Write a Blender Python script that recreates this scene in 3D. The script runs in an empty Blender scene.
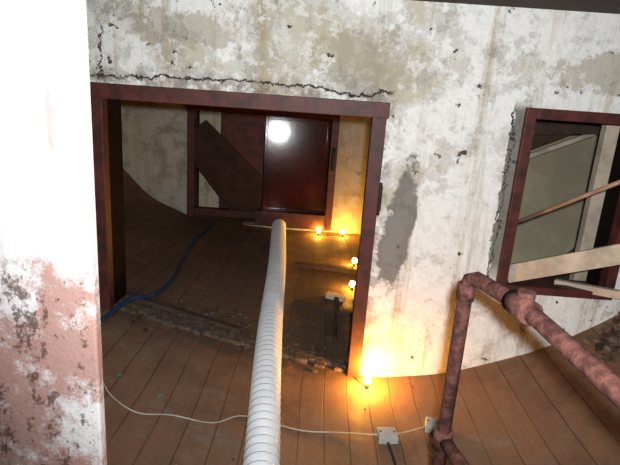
import bpy, bmesh, math, random
from mathutils import Vector, Matrix
random.seed(7)
scene=bpy.context.scene
scene.view_settings.view_transform='Standard'
ZO=1.6   # camera eye height; geometry below is written relative to eye level and lifted at the end

# ---------------------------------------------------------------- node helper
class NT:
    def __init__(s,name):
        s.mat=bpy.data.materials.new(name); s.mat.use_nodes=True
        s.t=s.mat.node_tree; s.n=s.t.nodes; s.l=s.t.links
        s.b=s.n['Principled BSDF']; s.tc=s.n.new('ShaderNodeTexCoord')
        sp=s.n.new('ShaderNodeSeparateXYZ'); s.l.new(s.tc.outputs['Object'],sp.inputs[0])
        s.P=s.tc.outputs['Object']; s.x,s.y,s.z=sp.outputs
    def put(s,sock,v):
        if isinstance(v,(int,float)): sock.default_value=v
        elif isinstance(v,tuple): sock.default_value=v if len(v)==len(sock.default_value) else (*v,1)
        else: s.l.new(v,sock)
    def m(s,op,a,b=0.0,c=0.0,clamp=False):
        k=s.n.new('ShaderNodeMath'); k.operation=op; k.use_clamp=clamp
        s.put(k.inputs[0],a); s.put(k.inputs[1],b); s.put(k.inputs[2],c); return k.outputs[0]
    def ss(s,v,a,b,lo=0.0,hi=1.0):
        k=s.n.new('ShaderNodeMapRange'); k.interpolation_type='SMOOTHSTEP'
        s.put(k.inputs[0],v); s.put(k.inputs[1],a); s.put(k.inputs[2],b); s.put(k.inputs[3],lo); s.put(k.inputs[4],hi); return k.outputs[0]
    def noise(s,scale,detail=6,rough=.6,sc=(1,1,1),off=(0,0,0),dist=0):
        mp=s.n.new('ShaderNodeMapping'); s.l.new(s.P,mp.inputs[0])
        mp.inputs['Scale'].default_value=sc; mp.inputs['Location'].default_value=off
        k=s.n.new('ShaderNodeTexNoise'); s.l.new(mp.outputs[0],k.inputs['Vector'])
        k.inputs['Scale'].default_value=scale; k.inputs['Detail'].default_value=detail
        k.inputs['Roughness'].default_value=rough; k.inputs['Distortion'].default_value=dist
        return k.outputs[0]
    def mix(s,f,a,b):
        k=s.n.new('ShaderNodeMix'); k.data_type='RGBA'
        s.put(k.inputs[0],f); s.put(k.inputs[6],a); s.put(k.inputs[7],b); return k.outputs[2]
    def bump(s,h,strength=.5,dist=.01):
        k=s.n.new('ShaderNodeBump'); k.inputs['Strength'].default_value=strength; k.inputs['Distance'].default_value=dist
        s.l.new(h,k.inputs['Height']); s.l.new(k.outputs[0],s.b.inputs['Normal'])
    def done(s,col,rough=.8,spec=None,metal=None):
        s.put(s.b.inputs['Base Color'],col); s.put(s.b.inputs['Roughness'],rough)
        if spec is not None: s.b.inputs['Specular IOR Level'].default_value=spec
        if metal is not None: s.b.inputs['Metallic'].default_value=metal
        return s.mat

def simple(name,col,rough=.7,var=.35,scale=12,bump=.3,spec=.4,col2=None):
    t=NT(name); n=t.noise(scale,6,.65); f=t.ss(n,.35,.65)
    c2=col2 or tuple(c*(1-var) for c in col)
    t.bump(n,bump,.008); return t.done(t.mix(f,col,c2),rough,spec)

def plaster(name,white,beige,grey,shift=0.0,front=False):
    t=NT(name)
    n1=t.noise(2.1,9,.72,off=(3.1,0,1.7)); n2=t.noise(3.2,9,.74,off=(8,2,5)); n3=t.noise(30,5,.6)
    st=t.noise(1.6,6,.65,sc=(7,7,.5),off=(1,0,0)); sp=t.noise(15,5,.6,off=(4,4,4)); fine=t.noise(60,5,.75)
    mott=t.noise(9,8,.75,off=(2,6,3))
    if front:
        top=t.ss(t.z,-.05,.14)
        top=t.m('MULTIPLY',top,t.ss(t.x,.60,.25,.1,1.0))
        b=t.m('ADD',t.m('SUBTRACT',n1,.02),t.m('MULTIPLY',top,.07))
        g=t.m('ADD',t.m('SUBTRACT',n2,.035),t.m('MULTIPLY',top,.07))
    else: b=t.m('ADD',n1,shift); g=t.m('ADD',n2,shift)
    col=t.mix(t.ss(mott,.44,.66,0,.45),white,tuple(c*k for c,k in zip(white,(.72,.71,.68))))
    col=t.mix(t.ss(b,.52,.60,0,.8),col,beige)
    col=t.mix(t.ss(g,.57,.61,0,.7),col,grey)
    col=t.mix(t.ss(st,.50,.66,0,.65),col,(.42,.34,.20))
    col=t.mix(t.m('MULTIPLY',t.ss(mott,.54,.62),.3),col,(.30,.26,.19))
    if front: col=t.mix(t.m('MULTIPLY',t.ss(t.noise(13,7,.75,off=(6,6,1)),.535,.56),.75),col,(.78,.78,.74))
    pit=t.ss(sp,.665,.70); col=t.mix(pit,col,(.10,.075,.05))
    col=t.mix(t.ss(fine,.60,.72,0,.45),col,(.22,.18,.13))
    h=t.m('ADD',t.m('MULTIPLY',n3,.35),t.m('MULTIPLY',t.ss(b,.51,.57),-.4))
    h=t.m('ADD',h,t.m('MULTIPLY',mott,.8))
    h=t.m('SUBTRACT',h,t.m('MULTIPLY',pit,.8)); h=t.m('ADD',h,t.m('MULTIPLY',fine,.2))
    if front:
        w=t.noise(5,6,.7,off=(2,0,9)); w2=t.noise(9,5,.7,off=(7,1,2))
        for cx,cz_,rx,rz_ in((.18,.20,.26,.15),(1.45,.22,.28,.09),(-.75,.30,.35,.08)):
            dx=t.m('DIVIDE',t.m('SUBTRACT',t.x,cx),rx); dz=t.m('DIVIDE',t.m('SUBTRACT',t.z,cz_),rz_)
            r=t.m('ADD',t.m('MULTIPLY',dx,dx),t.m('MULTIPLY',dz,dz)); r=t.m('ADD',r,t.m('MULTIPLY',t.m('SUBTRACT',mott,.5),9.0))
            col=t.mix(t.ss(r,1.2,.6,0,.6),col,(.35,.30,.20))
        # grey cement repair right of the doorway
        dx=t.m('DIVIDE',t.m('SUBTRACT',t.x,t.m('ADD',.52,t.m('MULTIPLY',t.z,.12))),.085)
        dz=t.m('DIVIDE',t.m('ADD',t.z,.66),.42)
        r=t.m('ADD',t.m('MULTIPLY',dx,dx),t.m('MULTIPLY',dz,dz)); r=t.m('ADD',r,t.m('MULTIPLY',t.m('SUBTRACT',w2,.5),3.0))
        col=t.mix(t.ss(r,1.15,.75,0,.88),col,(.17,.16,.14))
        # grime band round the doorway
        ad=t.m('ABSOLUTE',t.m('ADD',t.x,.475)); ad=t.m('ABSOLUTE',t.m('SUBTRACT',ad,.775)); gz=t.m('MULTIPLY',t.ss(ad,.12,.0),t.ss(t.z,.05,-.02))
        gt=t.m('MULTIPLY',t.ss(t.z,.13,.02),t.m('MULTIPLY',t.ss(t.z,-.02,.0),t.ss(t.x,.45,.25)))
        gz=t.m('MAXIMUM',gz,gt); gz=t.m('MULTIPLY',gz,t.ss(mott,.42,.55))
        col=t.mix(t.m('MULTIPLY',gz,.65),col,(.18,.13,.09))
        # long crack over the lintel
        cz=t.m('ADD',.05,t.m('MULTIPLY',t.m('SUBTRACT',w,.5),.17))
        d=t.m('ABSOLUTE',t.m('SUBTRACT',t.z,cz)); k=t.ss(d,.007,.002)
        k=t.m('MULTIPLY',k,t.ss(t.x,.36,.30))
        k=t.m('MULTIPLY',k,t.ss(w2,.36,.45,.3,1.0))
        d2=t.m('ABSOLUTE',t.m('SUBTRACT',t.x,t.m('ADD',.975,t.m('MULTIPLY',t.m('SUBTRACT',w2,.5),.16)))); k2=t.ss(d2,.006,.002)
        k2=t.m('MULTIPLY',k2,t.ss(t.z,.05,.0)); k2=t.m('MULTIPLY',k2,t.ss(t.z,-1.0,-.9))
        rg=t.m('ABSOLUTE',t.m('SUBTRACT',t.x,1.01)); rg=t.m('ADD',rg,t.m('MULTIPLY',w2,-.13))
        k3=t.m('MULTIPLY',t.ss(rg,-.015,-.03),t.m('MULTIPLY',t.ss(t.z,.08,-.0),t.ss(t.z,-1.,-.8)))
        d4=t.m('ABSOLUTE',t.m('SUBTRACT',t.x,t.m('ADD',-1.19,t.m('MULTIPLY',t.m('SUBTRACT',w2,.5),.2)))); k4=t.m('MULTIPLY',t.ss(d4,.006,.002),t.ss(t.z,.0,.05))
        k4=t.m('MULTIPLY',k4,t.ss(t.z,.34,.25))
        kk=t.m('MAXIMUM',t.m('MAXIMUM',k,k2),t.m('MAXIMUM',k4,t.m('MULTIPLY',k3,.8)))
        col=t.mix(kk,col,(.05,.035,.025))
        h=t.m('SUBTRACT',h,t.m('MULTIPLY',kk,1.2))
    t.bump(h,.8,.014); return t.done(col,.9,.2)

def planks(name,c1,c2,w=.125):
    t=NT(name)
    wob=t.noise(.9,3,.5,off=(3,3,3))
    q=t.m('DIVIDE',t.m('ADD',t.m('ADD',t.x,50.0),t.m('MULTIPLY',wob,.05)),w); idx=t.m('FLOOR',q); fr=t.m('FRACT',q)
    wn=t.n.new('ShaderNodeTexWhiteNoise'); wn.noise_dimensions='1D'; t.l.new(idx,wn.inputs['W']); rnd=wn.outputs[0]
    g=t.noise(14,7,.65,sc=(3,.22,1),dist=.6); big=t.noise(1.7,6,.65,off=(5,1,0)); blot=t.noise(6,8,.75,off=(1,8,0)); fine=t.noise(45,5,.7)
    col=t.mix(g,c1,c2)
    col=t.mix(t.m('MULTIPLY',rnd,.35),col,tuple(c*.55 for c in c1))
    col=t.mix(t.ss(big,.45,.68,0,.55),col,tuple(c*.45 for c in c2))
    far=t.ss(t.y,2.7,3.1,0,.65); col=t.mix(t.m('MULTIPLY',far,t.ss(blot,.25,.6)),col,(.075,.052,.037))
    dust=t.ss(blot,.50,.68,0,.55); col=t.mix(t.m('MULTIPLY',dust,t.ss(t.y,3.1,2.6,.45,1.0)),col,(.20,.165,.13))
    col=t.mix(t.ss(fine,.58,.7,0,.3),col,(.28,.23,.18))
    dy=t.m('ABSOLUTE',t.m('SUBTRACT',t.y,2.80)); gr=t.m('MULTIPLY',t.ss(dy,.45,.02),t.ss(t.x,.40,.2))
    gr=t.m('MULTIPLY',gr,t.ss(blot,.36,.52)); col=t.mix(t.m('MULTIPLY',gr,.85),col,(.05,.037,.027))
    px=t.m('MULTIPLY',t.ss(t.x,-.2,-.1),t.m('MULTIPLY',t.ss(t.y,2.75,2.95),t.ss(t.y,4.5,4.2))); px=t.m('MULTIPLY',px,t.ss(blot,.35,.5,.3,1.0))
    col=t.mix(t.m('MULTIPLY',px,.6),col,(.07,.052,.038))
    e=t.m('MINIMUM',fr,t.m('SUBTRACT',1.0,fr)); seam=t.ss(e,.03,.008); seam=t.m('MULTIPLY',seam,t.ss(big,.3,.55,.35,1.0))
    col=t.mix(t.m('MULTIPLY',seam,.6),col,(.03,.018,.01))
    h=t.m('SUBTRACT',t.m('MULTIPLY',g,.3),seam); h=t.m('ADD',h,t.m('MULTIPLY',blot,.5)); h=t.m('ADD',h,t.m('MULTIPLY',fine,.25))
    t.bump(h,.6,.008); return t.done(col,t.ss(blot,.3,.7,.6,.9),.25)

M_wall=plaster('plaster_front',(.88,.89,.86),(.50,.46,.34),(.42,.42,.38),front=True)
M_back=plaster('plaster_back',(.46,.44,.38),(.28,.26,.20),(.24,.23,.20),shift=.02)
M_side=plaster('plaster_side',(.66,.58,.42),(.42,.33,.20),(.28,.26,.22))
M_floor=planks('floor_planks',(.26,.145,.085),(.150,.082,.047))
M_ceil=simple('ceiling_dark_wood',(.03,.02,.016),.8)
M_frame=simple('oxide_red_paint',(.105,.025,.021),.55,scale=11,col2=(.045,.016,.013),spec=.35)
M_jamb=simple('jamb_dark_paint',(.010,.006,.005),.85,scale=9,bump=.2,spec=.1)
M_frame2=simple('dark_red_paint',(.065,.011,.010),.11,scale=4,col2=(.035,.008,.007),bump=.08,spec=.5)
M_rail=simple('rusty_pipe_paint',(.155,.062,.048),.8,scale=38,col2=(.055,.022,.018),bump=.9,spec=.2)
M_hose=simple('white_hose_plastic',(.72,.75,.77),.45,var=.15,scale=5,bump=.05)
M_blue=simple('blue_cable_rubber',(.015,.05,.11),.5)
M_white=simple('white_wire',(.5,.46,.38),.6)
M_box=simple('white_box_plastic',(.42,.42,.38),.5,var=.2)
M_lum=simple('pale_lumber',(.56,.47,.36),.75,scale=7,var=.35)
M_pink=simple('pinkish_rod',(.42,.26,.18),.7,scale=20)
M_dwood=simple('dark_old_wood',(.06,.036,.025),.8,scale=14)
M_stair=simple('dark_stained_stringer',(.045,.022,.017),.7,scale=8,spec=.2)
M_olive=simple('olive_board',(.43,.38,.25),.85,scale=2,var=.3,bump=.15)
M_iron=simple('black_iron',(.02,.018,.016),.6)
M_deb=simple('rubble',(.16,.13,.10),.95,scale=25,var=.6)
M_mason=simple('broken_masonry',(.13,.095,.07),.95,scale=30,var=.65,bump=.8)
# foreground post : whitewash with rust blooms low down
t=NT('whitewash_rusty'); n=t.noise(3.2,9,.80,off=(.3,0,.2)); n2=t.noise(42,6,.72); n4=t.noise(8,8,.8,sc=(1.6,1,.7),off=(5,0,3))
low=t.ss(t.z,-.36,-.62); lft=t.ss(t.x,-.58,-.74)
f=t.m('ADD',t.m('MULTIPLY',low,.09),n); f=t.m('ADD',f,t.m('MULTIPLY',lft,.03)); col=t.mix(t.m('MULTIPLY',t.ss(f,.52,.64,0,.85),t.ss(low,.0,.3,.10,1.0)),(.85,.83,.83),(.44,.21,.16))
f2=t.m('ADD',t.m('MULTIPLY',n4,.6),t.m('MULTIPLY',n2,.4)); f2=t.m('ADD',f2,t.m('MULTIPLY',low,.03)); f2=t.m('ADD',f2,t.m('MULTIPLY',lft,.035))
col=t.mix(t.m('MULTIPLY',t.ss(f2,.575,.63,0,.8),t.ss(low,.1,.6)),col,(.09,.042,.03))
dx=t.m('DIVIDE',t.m('ADD',t.x,.66),.010); dz=t.m('DIVIDE',t.m('ADD',t.z,.10),.10); r=t.m('ADD',t.m('MULTIPLY',dx,dx),t.m('MULTIPLY',dz,dz)); r=t.m('ADD',r,t.m('MULTIPLY',t.m('SUBTRACT',n4,.5),4.0))
col=t.mix(t.ss(r,1.2,.4,0,.6),col,(.30,.15,.11))
t.bump(t.m('ADD',n2,n),.5,.01); M_post=t.done(col,.85,.2)
def glow(name,col,s):
    m=bpy.data.materials.new(name); m.use_nodes=True; b=m.node_tree.nodes['Principled BSDF']
    b.inputs['Base Color'].default_value=(1,.8,.4,1); b.inputs['Emission Color'].default_value=(*col,1); b.inputs['Emission Strength'].default_value=s; return m
M_bulb=glow('warm_bulb',(1,.40,.04),1050)
M_bulb2=glow('warm_bulb_far',(1,.45,.05),420)

# ---------------------------------------------------------------- mesh builder
class MB:
    def __init__(s,name,mats): s.name=name; s.bm=bmesh.new(); s.mats=mats; s.off=None
    def _cap(s,vs,faces,mi,smooth=False):
        bv=[s.bm.verts.new(v) for v in vs]
        for f in faces:
            try: F=s.bm.faces.new([bv[i] for i in f]); F.material_index=mi; F.smooth=smooth
            except ValueError: pass
        return bv
    def box(s,a,b,mi=0,M=None):
        (x0,y0,z0),(x1,y1,z1)=a,b
        vs=[Vector(p) for p in [(x0,y0,z0),(x1,y0,z0),(x1,y1,z0),(x0,y1,z0),(x0,y0,z1),(x1,y0,z1),(x1,y1,z1),(x0,y1,z1)]]
        if M: vs=[M@v for v in vs]
        s._cap(vs,[(0,3,2,1),(4,5,6,7),(0,1,5,4),(1,2,6,5),(2,3,7,6),(3,0,4,7)],mi)
    def prism(s,poly,y0,y1,mi=0):
        n=len(poly); vs=[(x,y0,z) for x,z in poly]+[(x,y1,z) for x,z in poly]
        s._cap(vs,[tuple(range(n)),tuple(range(2*n-1,n-1,-1))]+[(i,(i+1)%n,n+(i+1)%n,n+i) for i in range(n)],mi)
    def beam(s,p,q,w,h,mi=0,up=Vector((0,0,1)),w2=None):
        p,q=Vector(p),Vector(q); d=(q-p).normalized(); sd=d.cross(up).normalized(); u=sd.cross(d)
        w2=w2 or w
        vs=[]
        for P,ww in((p,w),(q,w2)):
            for a,b in((-1,-1),(1,-1),(1,1),(-1,1)): vs.append(P+sd*a*ww/2+u*b*h/2)
        s._cap(vs,[(3,2,1,0),(4,5,6,7),(0,1,5,4),(1,2,6,5),(2,3,7,6),(3,0,4,7)],mi)
    def tube(s,pts,r,mi=0,seg=12,radf=None,smooth=True):
        pts=[Vector(p) for p in pts]; n=len(pts); rings=[]
        ref=Vector((0,0,1)) if abs((pts[1]-pts[0]).normalized().z)<.9 else Vector((0,1,0))
        nn=None
        for i,p in enumerate(pts):
            d=(pts[min(i+1,n-1)]-pts[max(i-1,0)]).normalized()
            nn=(ref-d*ref.dot(d)).normalized() if nn is None else (nn-d*nn.dot(d)).normalized()
            b=d.cross(nn); rr=radf(i) if radf else r
            rings.append([s.bm.verts.new(p+(nn*math.cos(2*math.pi*k/seg)+b*math.sin(2*math.pi*k/seg))*rr) for k in range(seg)])
        for a,b in zip(rings,rings[1:]):
            for k in range(seg):
                F=s.bm.faces.new((a[k],a[(k+1)%seg],b[(k+1)%seg],b[k])); F.smooth=smooth; F.material_index=mi
        for R in(rings[0],rings[-1]):
            F=s.bm.faces.new(R); F.material_index=mi
    def sphere(s,c,r,mi=0,sc=(1,1,1)):
        g=bmesh.ops.create_icosphere(s.bm,subdivisions=2,radius=r,matrix=Matrix.Translation(c)@Matrix.Diagonal((*sc,1)))
        for v in g['verts']:
            for f in v.link_faces: f.material_index=mi; f.smooth=True
    def end(s,bev=0,parent=None,recalc=True):
        if recalc: bmesh.ops.recalc_face_normals(s.bm,faces=s.bm.faces)
        me=bpy.data.meshes.new(s.name); s.bm.to_mesh(me); s.bm.free()
        for m in s.mats: me.materials.append(m)
        o=bpy.data.objects.new(s.name,me); scene.collection.objects.link(o)
        if bev:
            b=o.modifiers.new('bevel','BEVEL'); b.width=bev; b.segments=2; b.limit_method='ANGLE'
        if parent: o.parent=parent
        return o
def smooth_path(pts,n=12):
    pts=[Vector(p) for p in pts]; P=[pts[0]*2-pts[1]]+pts+[pts[-1]*2-pts[-2]]; out=[]
    for i in range(1,len(P)-2):
        a,b,c,d=P[i-1:i+3]
        for k in range(n):
            u=k/n; out.append(.5*((2*b)+(c-a)*u+(2*a-5*b+4*c-d)*u*u+(3*b-a-3*c+d)*u**3))
    out.append(pts[-1]); return out

# ---------------------------------------------------------------- bowl-shaped plank floor
N0=[(-3.2,-.30),(-2.4,-.80),(-1.8,-1.08),(-1.25,-1.26),(-.39,-1.48),(-.05,-1.55),(.38,-1.60),(.79,-1.54),(1.02,-1.46),(1.35,-1.33),(1.65,-1.14),(2.1,-.8),(3.2,.1)]
N1=[(-3.2,.5),(-2.6,-.4),(-2.26,-.86),(-1.93,-1.20),(-1.47,-1.39),(-.9,-1.44),(-.44,-1.46),(.15,-1.45),(.5,-1.45),(1.1,-1.36),(1.65,-1.1),(3.2,.1)]
def interp(T,x):
    if x<=T[0][0]: return T[0][1]
    for (a,za),(b,zb) in zip(T,T[1:]):
        if x<=b:
            return za+(zb-za)*(x-a)/(b-a)
    return T[-1][1]
def prof(T,x): return sum(interp(T,x+k*.05) for k in(-2,-1,0,1,2))/5
def fz(x,y):
    u=min(1,max(0,(y-2.8)/2.7)); return prof(N0,x)*(1-u)+prof(N1,x)*u
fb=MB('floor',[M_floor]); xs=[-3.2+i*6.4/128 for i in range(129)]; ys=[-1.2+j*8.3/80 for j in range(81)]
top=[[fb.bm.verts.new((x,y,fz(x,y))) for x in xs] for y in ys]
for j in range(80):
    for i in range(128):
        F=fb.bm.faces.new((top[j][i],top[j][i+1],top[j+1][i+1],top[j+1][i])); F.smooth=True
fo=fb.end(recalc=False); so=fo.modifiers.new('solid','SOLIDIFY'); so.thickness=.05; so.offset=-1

# ---------------------------------------------------------------- room shell
CE=.50; Y0,Y1=2.70,2.90
w=MB('wall_front',[M_wall])
for a,b in [((-3.2,Y0,-1.9),(-1.25,Y1,CE)),((-1.25,Y0,0),(.30,Y1,CE)),((.30,Y0,-1.9),(1.03,Y1,CE)),((1.03,Y0,.02),(1.66,Y1,CE)),((1.03,Y0,-1.9),(1.66,Y1,-.97)),((1.66,Y0,-1.9),(3.2,Y1,CE))]:
    w.box(a,b)
w.end()
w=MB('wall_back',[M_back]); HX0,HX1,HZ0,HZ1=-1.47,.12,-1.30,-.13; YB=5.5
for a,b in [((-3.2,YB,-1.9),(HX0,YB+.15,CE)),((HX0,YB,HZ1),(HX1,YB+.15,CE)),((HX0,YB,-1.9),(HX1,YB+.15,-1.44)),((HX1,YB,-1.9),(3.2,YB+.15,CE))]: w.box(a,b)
w.end()
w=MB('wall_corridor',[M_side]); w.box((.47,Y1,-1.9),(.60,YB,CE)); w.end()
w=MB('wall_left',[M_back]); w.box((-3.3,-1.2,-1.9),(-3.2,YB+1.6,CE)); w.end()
w=MB('wall_right',[M_wall]); w.box((3.2,-1.2,-1.9),(3.3,YB+1.6,CE)); w.end()
w=MB('ceiling',[M_ceil]); w.box((-3.3,-1.2,CE),(3.3,YB+1.6,CE+.1)); w.end()
w=MB('wall_beyond_hatch',[M_ceil]); w.box((-3.2,YB+1.5,-1.9),(3.2,YB+1.6,CE)); w.end()
# foreground post
w=MB('whitewashed_post',[M_post]); w.box((-1.25,1.20,-1.60),(-.572,1.235,CE)); w.end(.006)

# ---------------------------------------------------------------- doorway frame
f=MB('door_frame',[M_frame,M_iron,M_jamb]); F=.075
f.box((-1.26,Y0-.03,-1.30),(-1.26+F,Y0+.04,0)); f.box((.31-F,Y0-.03,-1.62),(.31,Y0+.04,.0))
f.box((-1.27,Y0-.035,-F),(.32,Y0+.04,.005))
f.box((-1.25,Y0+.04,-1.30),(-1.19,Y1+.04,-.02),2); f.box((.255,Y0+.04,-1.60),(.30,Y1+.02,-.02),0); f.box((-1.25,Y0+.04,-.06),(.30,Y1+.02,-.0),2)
for z in(-.50,):  # hinge
    f.tube([(.315,Y0-.035,z-.09),(.315,Y0-.035,z+.09)],.009,1,8)
    f.box((.31,Y0-.012,z-.07),(.330,Y0-.002,z+.07),1)
f.end(.004)
th=MB('door_threshold',[M_dwood,M_mason])
x0=-1.18
while x0<.22:
    x1=min(.235,x0+random.uniform(.04,.13)); hh=random.uniform(.02,.055); wd=random.uniform(.06,.12); yy=2.77+random.uniform(-.015,.02)
    th.beam((x0,yy,fz(x0,yy)+.004),(x1,yy+random.uniform(-.01,.01),fz(x1,yy)+.004),wd,hh,1); x0=x1
th.beam((-1.18,2.90,fz(-1.18,2.9)+.0),(-.45,2.90,fz(-.45,2.9)+.0),.05,.05,0)
th.end(.005)

# ---------------------------------------------------------------- window frame + what stands behind it
f=MB('window_frame',[M_frame,M_jamb])
f.box((1.02,Y0-.03,-.98),(1.075,Y0+.05,.03)); f.box((1.62,Y0-.03,-.98),(1.67,Y0+.05,.03)); f.box((1.075,Y0-.032,-.025),(1.62,Y0+.05,.03)); f.box((1.075,Y0-.032,-.98),(1.62,Y0+.05,-.935))
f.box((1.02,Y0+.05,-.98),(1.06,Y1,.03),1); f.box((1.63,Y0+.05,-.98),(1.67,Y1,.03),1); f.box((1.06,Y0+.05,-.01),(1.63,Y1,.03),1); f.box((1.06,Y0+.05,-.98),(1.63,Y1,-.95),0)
f.end(.004)
w=MB('sloped_lining',[M_olive])
w._cap([(.75,3.35,-1.6),(3.1,3.35,-1.6),(3.1,4.2,.45),(.75,3.9,-.10),(.75,3.38,-1.62),(3.1,3.38,-1.62),(3.1,4.24,.45),(.75,3.94,-.10)],[(0,1,2,3),(7,6,5,4),(0,4,5,1),(1,5,6,2),(2,6,7,3),(3,7,4,0)],0); w.end()
r=MB('roof_rafters',[M_dwood,M_lum])
r.beam((.9,3.50,-.36),(2.5,3.70,.36),.04,.22); r.beam((.9,3.46,-.02),(2.5,3.46,.10),.05,.30); r.beam((.9,3.46,-.50),(2.5,3.58,.20),.03,.03,1)
r.end(.003)
b=MB('lumber_stud',[M_lum]); b.beam((1.62,2.96,-1.36),(1.62,2.96,.49),.09,.06,up=Vector((0,1,0))); b.end(.004)
b=MB('leaning_plank',[M_lum]); b.beam((1.085,2.72,-.885),(3.18,1.085,.407),.035,.10); b.beam((1.40,2.80,-.945),(1.90,2.45,-.90),.04,.045); b.end(.003)
b=MB('thin_rod',[M_pink]); b.tube([(1.085,2.86,-.645),(1.418,2.4,-.277),(2.1,1.44,.49)],.011); b.end()

# ---------------------------------------------------------------- far hatch (dark red double door)
h=MB('hatch_door',[M_frame2,M_frame,M_stair,M_iron]); y=YB
h.box((-1.50,y-.04,-1.42),(-1.42,y+.10,-.11),1); h.box((.06,y-.04,-1.42),(.14,y+.10,-.11),1); h.box((-1.50,y-.045,-.20),(.14,y+.10,-.10),1)
h.box((-1.42,y-.03,-1.36),(.06,y+.08,-1.28),1); h.box((-.72,y-.12,-1.40),(.06,y-.02,-1.24),1)
def leaf(x0,x1,z0,z1,rz,rx,mi=0):
    c=Vector(((x0+x1)/2,y+.05,(z0+z1)/2)); Mt=Matrix.Translation(c)@Matrix.Rotation(math.radians(rz),4,'Z')@Matrix.Rotation(math.radians(rx),4,'X')
    W,H=(x1-x0)/2,(z1-z0)/2
    h.box((-W,-.012,-H),(W,.012,H),mi,Mt)
    for a,b in [((-W,-.02,-H),(-W+.03,.0,H)),((W-.03,-.02,-H),(W,.0,H)),((-W+.03,-.02,H-.04),(W-.03,0,H)),((-W+.03,-.02,-H),(W-.03,0,-H+.05))]: h.box(a,b,mi,Mt)
leaf(-.66,.05,-1.27,-.21,5.6,-4.2); leaf(-1.15,-.665,-1.27,-.21,-3,-1.5,1)
# underside of a stair crossing the open half, with its tread ends
h.prism([(-1.42,-.40),(-1.30,-.30),(-.68,-.86),(-.68,-1.28),(-1.02,-1.28),(-1.42,-.78)],y-.035,y+.0,2)
for k in range(6):
    u=k/5; cx=-1.33+u*.60; cz=-.36-u*.545
    h.box((cx-.10,y-.048,cz-.035),(cx+.015,y-.034,cz-.02),2)
h.tube([(.10,y-.06,-.75),(.10,y-.06,-.50)],.02,3,8)
h.end(.004)
b=MB('pale_panel',[M_side]); b.box((-1.46,YB+.35,fz(-1.3,5.9)-.01),(-1.15,YB+.38,-.15)); b.end()

# ---------------------------------------------------------------- corrugated hose
ctl=[(-.08,1.0),(-.12,1.3),(-.165,1.76),(-.245,2.7),(-.33,4.0),(-.425,5.15),(-.44,5.36)]
R=.075; path=smooth_path([(x,yy,fz(x,yy)+R+.004+.045*max(0,1-abs(yy-2.75)/.5)) for x,yy in ctl],60)
L=[0]
for a,c in zip(path,path[1:]): L.append(L[-1]+(c-a).length)
step=.0125; pts=[];j=0;s=0
while s<L[-1]:
    while L[j+1]<s: j+=1
    u=(s-L[j])/(L[j+1]-L[j]); pts.append(path[j].lerp(path[j+1],u)); s+=step
hs=MB('corrugated_hose',[M_hose]); hs.tube(pts,R,0,24,radf=lambda i:[.077,.074,.056,.056][(i)%4] ); hs.end()

# ---------------------------------------------------------------- pipe railing
PR=.023
r=MB('pipe_railing',[M_rail]); zr,zl=-.50,-1.10
r.tube([(.48,1.5,-1.60),(.48,1.5,-.545),(.483,1.492,-.515),(.495,1.465,-.50),(.563,1.26,zr),(.594,.85,zr),(.62,.35,zr)],PR,0,16)
r.tube([(.48,1.5,zl),(.515,1.36,zl),(.563,1.2,zl),(.594,.85,zl),(.62,.35,zl)],PR,0,16)
r.tube([(.62,.36,-1.58),(.62,.36,zr)],PR,0,16)
r.tube([(.548,1.305,zr),(.5655,1.215,zr)],PR*1.45,0,16); r.tube([(.48,1.5,zl-.035),(.48,1.5,zl+.035)],PR*1.4,0,16)
r.tube([(.48,1.5,-.58),(.48,1.5,-.53)],PR*1.25,0,16)
r.tube([(.563,1.26,zr),(.563,1.26,zr+.045)],PR*1.0,0,12)
r.tube([(.48,1.5,-1.60),(.48,1.5,-1.575)],PR*2.4,0,20); r.end()

# ---------------------------------------------------------------- cables, wires, boxes, bulbs
def lay(pts,r,n=10): return smooth_path([(x,yy,fz(x,yy)+r+dz) for x,yy,dz in pts],n)
c=MB('blue_cable',[M_blue]); c.tube(lay([(-1.20,2.2,0),(-1.17,2.46,0),(-1.10,2.77,.045),(-1.03,2.93,.03),(-1.02,3.3,0),(-1.09,3.92,0),(-1.15,4.6,0),(-1.16,5.3,0),(-1.2,5.42,.05)],.014),.014,0,8); c.end()
c=MB('white_wire',[M_white]); c.tube(lay([(-.97,2.05,.02),(-.88,1.96,0),(-.74,1.90,0),(-.60,1.95,0),(-.42,1.98,0),(-.29,2.09,0),(-.02,2.086,0),(.18,2.12,.005),(.41,2.13,.02),(.52,2.17,.01),(.64,2.2,.02)],.003),.003,0,6); c.end()
c=MB('black_cable',[M_iron]); c.tube(lay([(.41,2.08,.01),(.43,1.9,0),(.42,1.6,0)],.006),.006,0,6); c.end()
for x,yy,w_,rz in [(.41,2.13,.048,.1),(.64,2.2,.032,-.2)]:
    jb=MB('junction_box',[M_box,M_iron]); Mt=Matrix.Translation((x,yy,fz(x,yy)+.018))@Matrix.Rotation(rz,4,'Z')
    jb.box((-w_,-.04,-.02),(w_,.04,.018),0,Mt); jb.box((-w_*.9,-.036,.018),(w_*.9,.036,.024),0,Mt)
    for sx in(-1,1): jb.sphere(Mt@Vector((sx*w_*.7,0,.024)),.005,1)
    jb.end(.004)
sl=MB('string_lights',[M_bulb,M_iron,M_bulb2])
B=[(.345,2.57,0),(.315,3.95,2),(.36,4.5,2),(.27,5.36,2),(.0,5.35,2)]  # bulb in the far right corner is added to brighten the wall strip
for x,yy,mi in B:
    z=fz(x,yy); sl.sphere((x,yy,z+.055),.022,mi,(1,1,1.25)); sl.tube([(x,yy,z),(x,yy,z+.03)],.012,1,10)
sl.tube(lay([(.345,2.57,0),(.28,2.66,.0),(.225,2.77,.03),(.24,2.95,0),(.33,3.3,0),(.32,3.50,.035),(.315,3.95,0),(.33,4.34,.055),(.36,4.5,0),(.32,5.0,0),(.27,5.36,0),(.0,5.35,0)],.004),.004,1,6)
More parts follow.
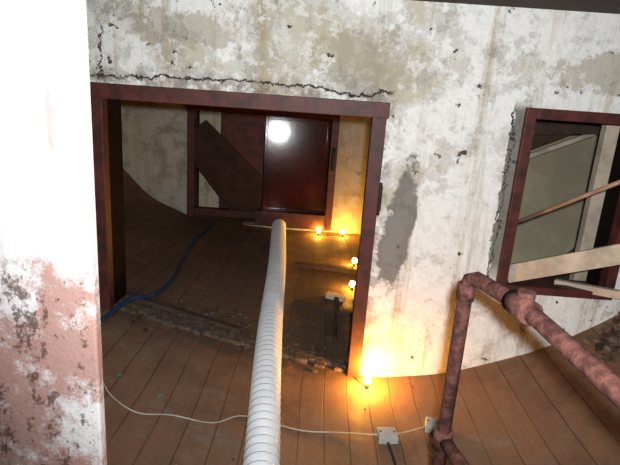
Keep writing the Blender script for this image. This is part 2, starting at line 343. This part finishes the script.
sl.end()

# ---------------------------------------------------------------- loose timber and rubble
l=MB('scrap_timber',[M_dwood,M_lum])
l.beam((.12,3.02,fz(.12,3.02)+.03),(.19,3.42,fz(.19,3.42)+.03),.05,.05); l.beam((.19,3.04,fz(.2,3)+.04),(.17,3.46,fz(.17,3.46)+.12),.03,.05)
l.beam((-.15,3.55,fz(0,3.55)+.01),(.45,3.45,fz(.4,3.5)+.01),.06,.04); l.beam((-.2,4.35,fz(0,4.35)+.01),(.45,4.35,fz(.4,4.35)+.01),.08,.05)
l.beam((.10,3.75,fz(.1,3.75)+.02),(.25,3.72,fz(.3,3.75)+.02),.07,.04,1)
l.end(.004)
def hx(y): return interp([(b_,a_) for a_,b_ in ctl],y)
def chips(name,n,fx,smin,smax,mats):
    d=MB(name,mats)
    for _ in range(n):
        x,yy=fx(); s=random.uniform(smin,smax)
        if abs(x-hx(yy))<.10: continue
        Mt=Matrix.Translation((x,yy,fz(x,yy)+s*.25))@Matrix.Rotation(random.random()*6.28,4,'Z')@Matrix.Rotation(random.uniform(-.4,.4),4,'X')
        d.box((-s*random.uniform(.4,1),-s*random.uniform(.3,.8),-s*.3),(s*random.uniform(.4,1),s*random.uniform(.3,.8),s*.3),random.randrange(len(mats)),Mt)
    d.end()
chips('plaster_debris',220,lambda:(random.triangular(-1.12,.2,-.8),random.gauss(2.90,.10)),.004,.020,[M_deb,M_dwood,M_mason])
chips('floor_rubble',90,lambda:(random.uniform(-1.1,1.8),random.uniform(1.7,5.2)),.003,.008,[M_deb,M_dwood])
chips('rubble_heap',300,lambda:(random.gauss(1.78,.10),min(2.66,random.gauss(2.5,.09))),.01,.035,[M_deb,M_dwood])
chips('ceramic_shards',7,lambda:(random.uniform(-1.0,-.5),random.uniform(1.7,2.3)),.006,.014,[simple('teal_chip',(.1,.25,.2),.5)])

# ---------------------------------------------------------------- lights, world, camera
ld=bpy.data.lights.new('camera_flash','SPOT'); ld.energy=295; ld.color=(.985,.99,1); ld.shadow_soft_size=.03
ld.spot_size=math.radians(108); ld.spot_blend=.9
lo=bpy.data.objects.new('camera_flash',ld); lo.location=(.05,-.02,.07); lo.rotation_euler=(math.radians(81),0,math.radians(-4)); scene.collection.objects.link(lo)
W=bpy.data.worlds.new('world'); scene.world=W; W.use_nodes=True; W.node_tree.nodes['Background'].inputs[0].default_value=(.5,.55,.6,1); W.node_tree.nodes['Background'].inputs[1].default_value=.02
cd=bpy.data.cameras.new('camera'); co=bpy.data.objects.new('camera',cd); scene.collection.objects.link(co)
cd.sensor_width=36; cd.lens=500/620*36; cd.clip_start=.02
co.matrix_world=(Matrix.Rotation(math.radians(1),4,'Z')@Matrix.Rotation(math.radians(75),4,'X')@Matrix.Rotation(math.radians(4),4,'Z'))
scene.camera=co
for o in scene.objects:
    if o.parent is None: o.location.z+=ZO
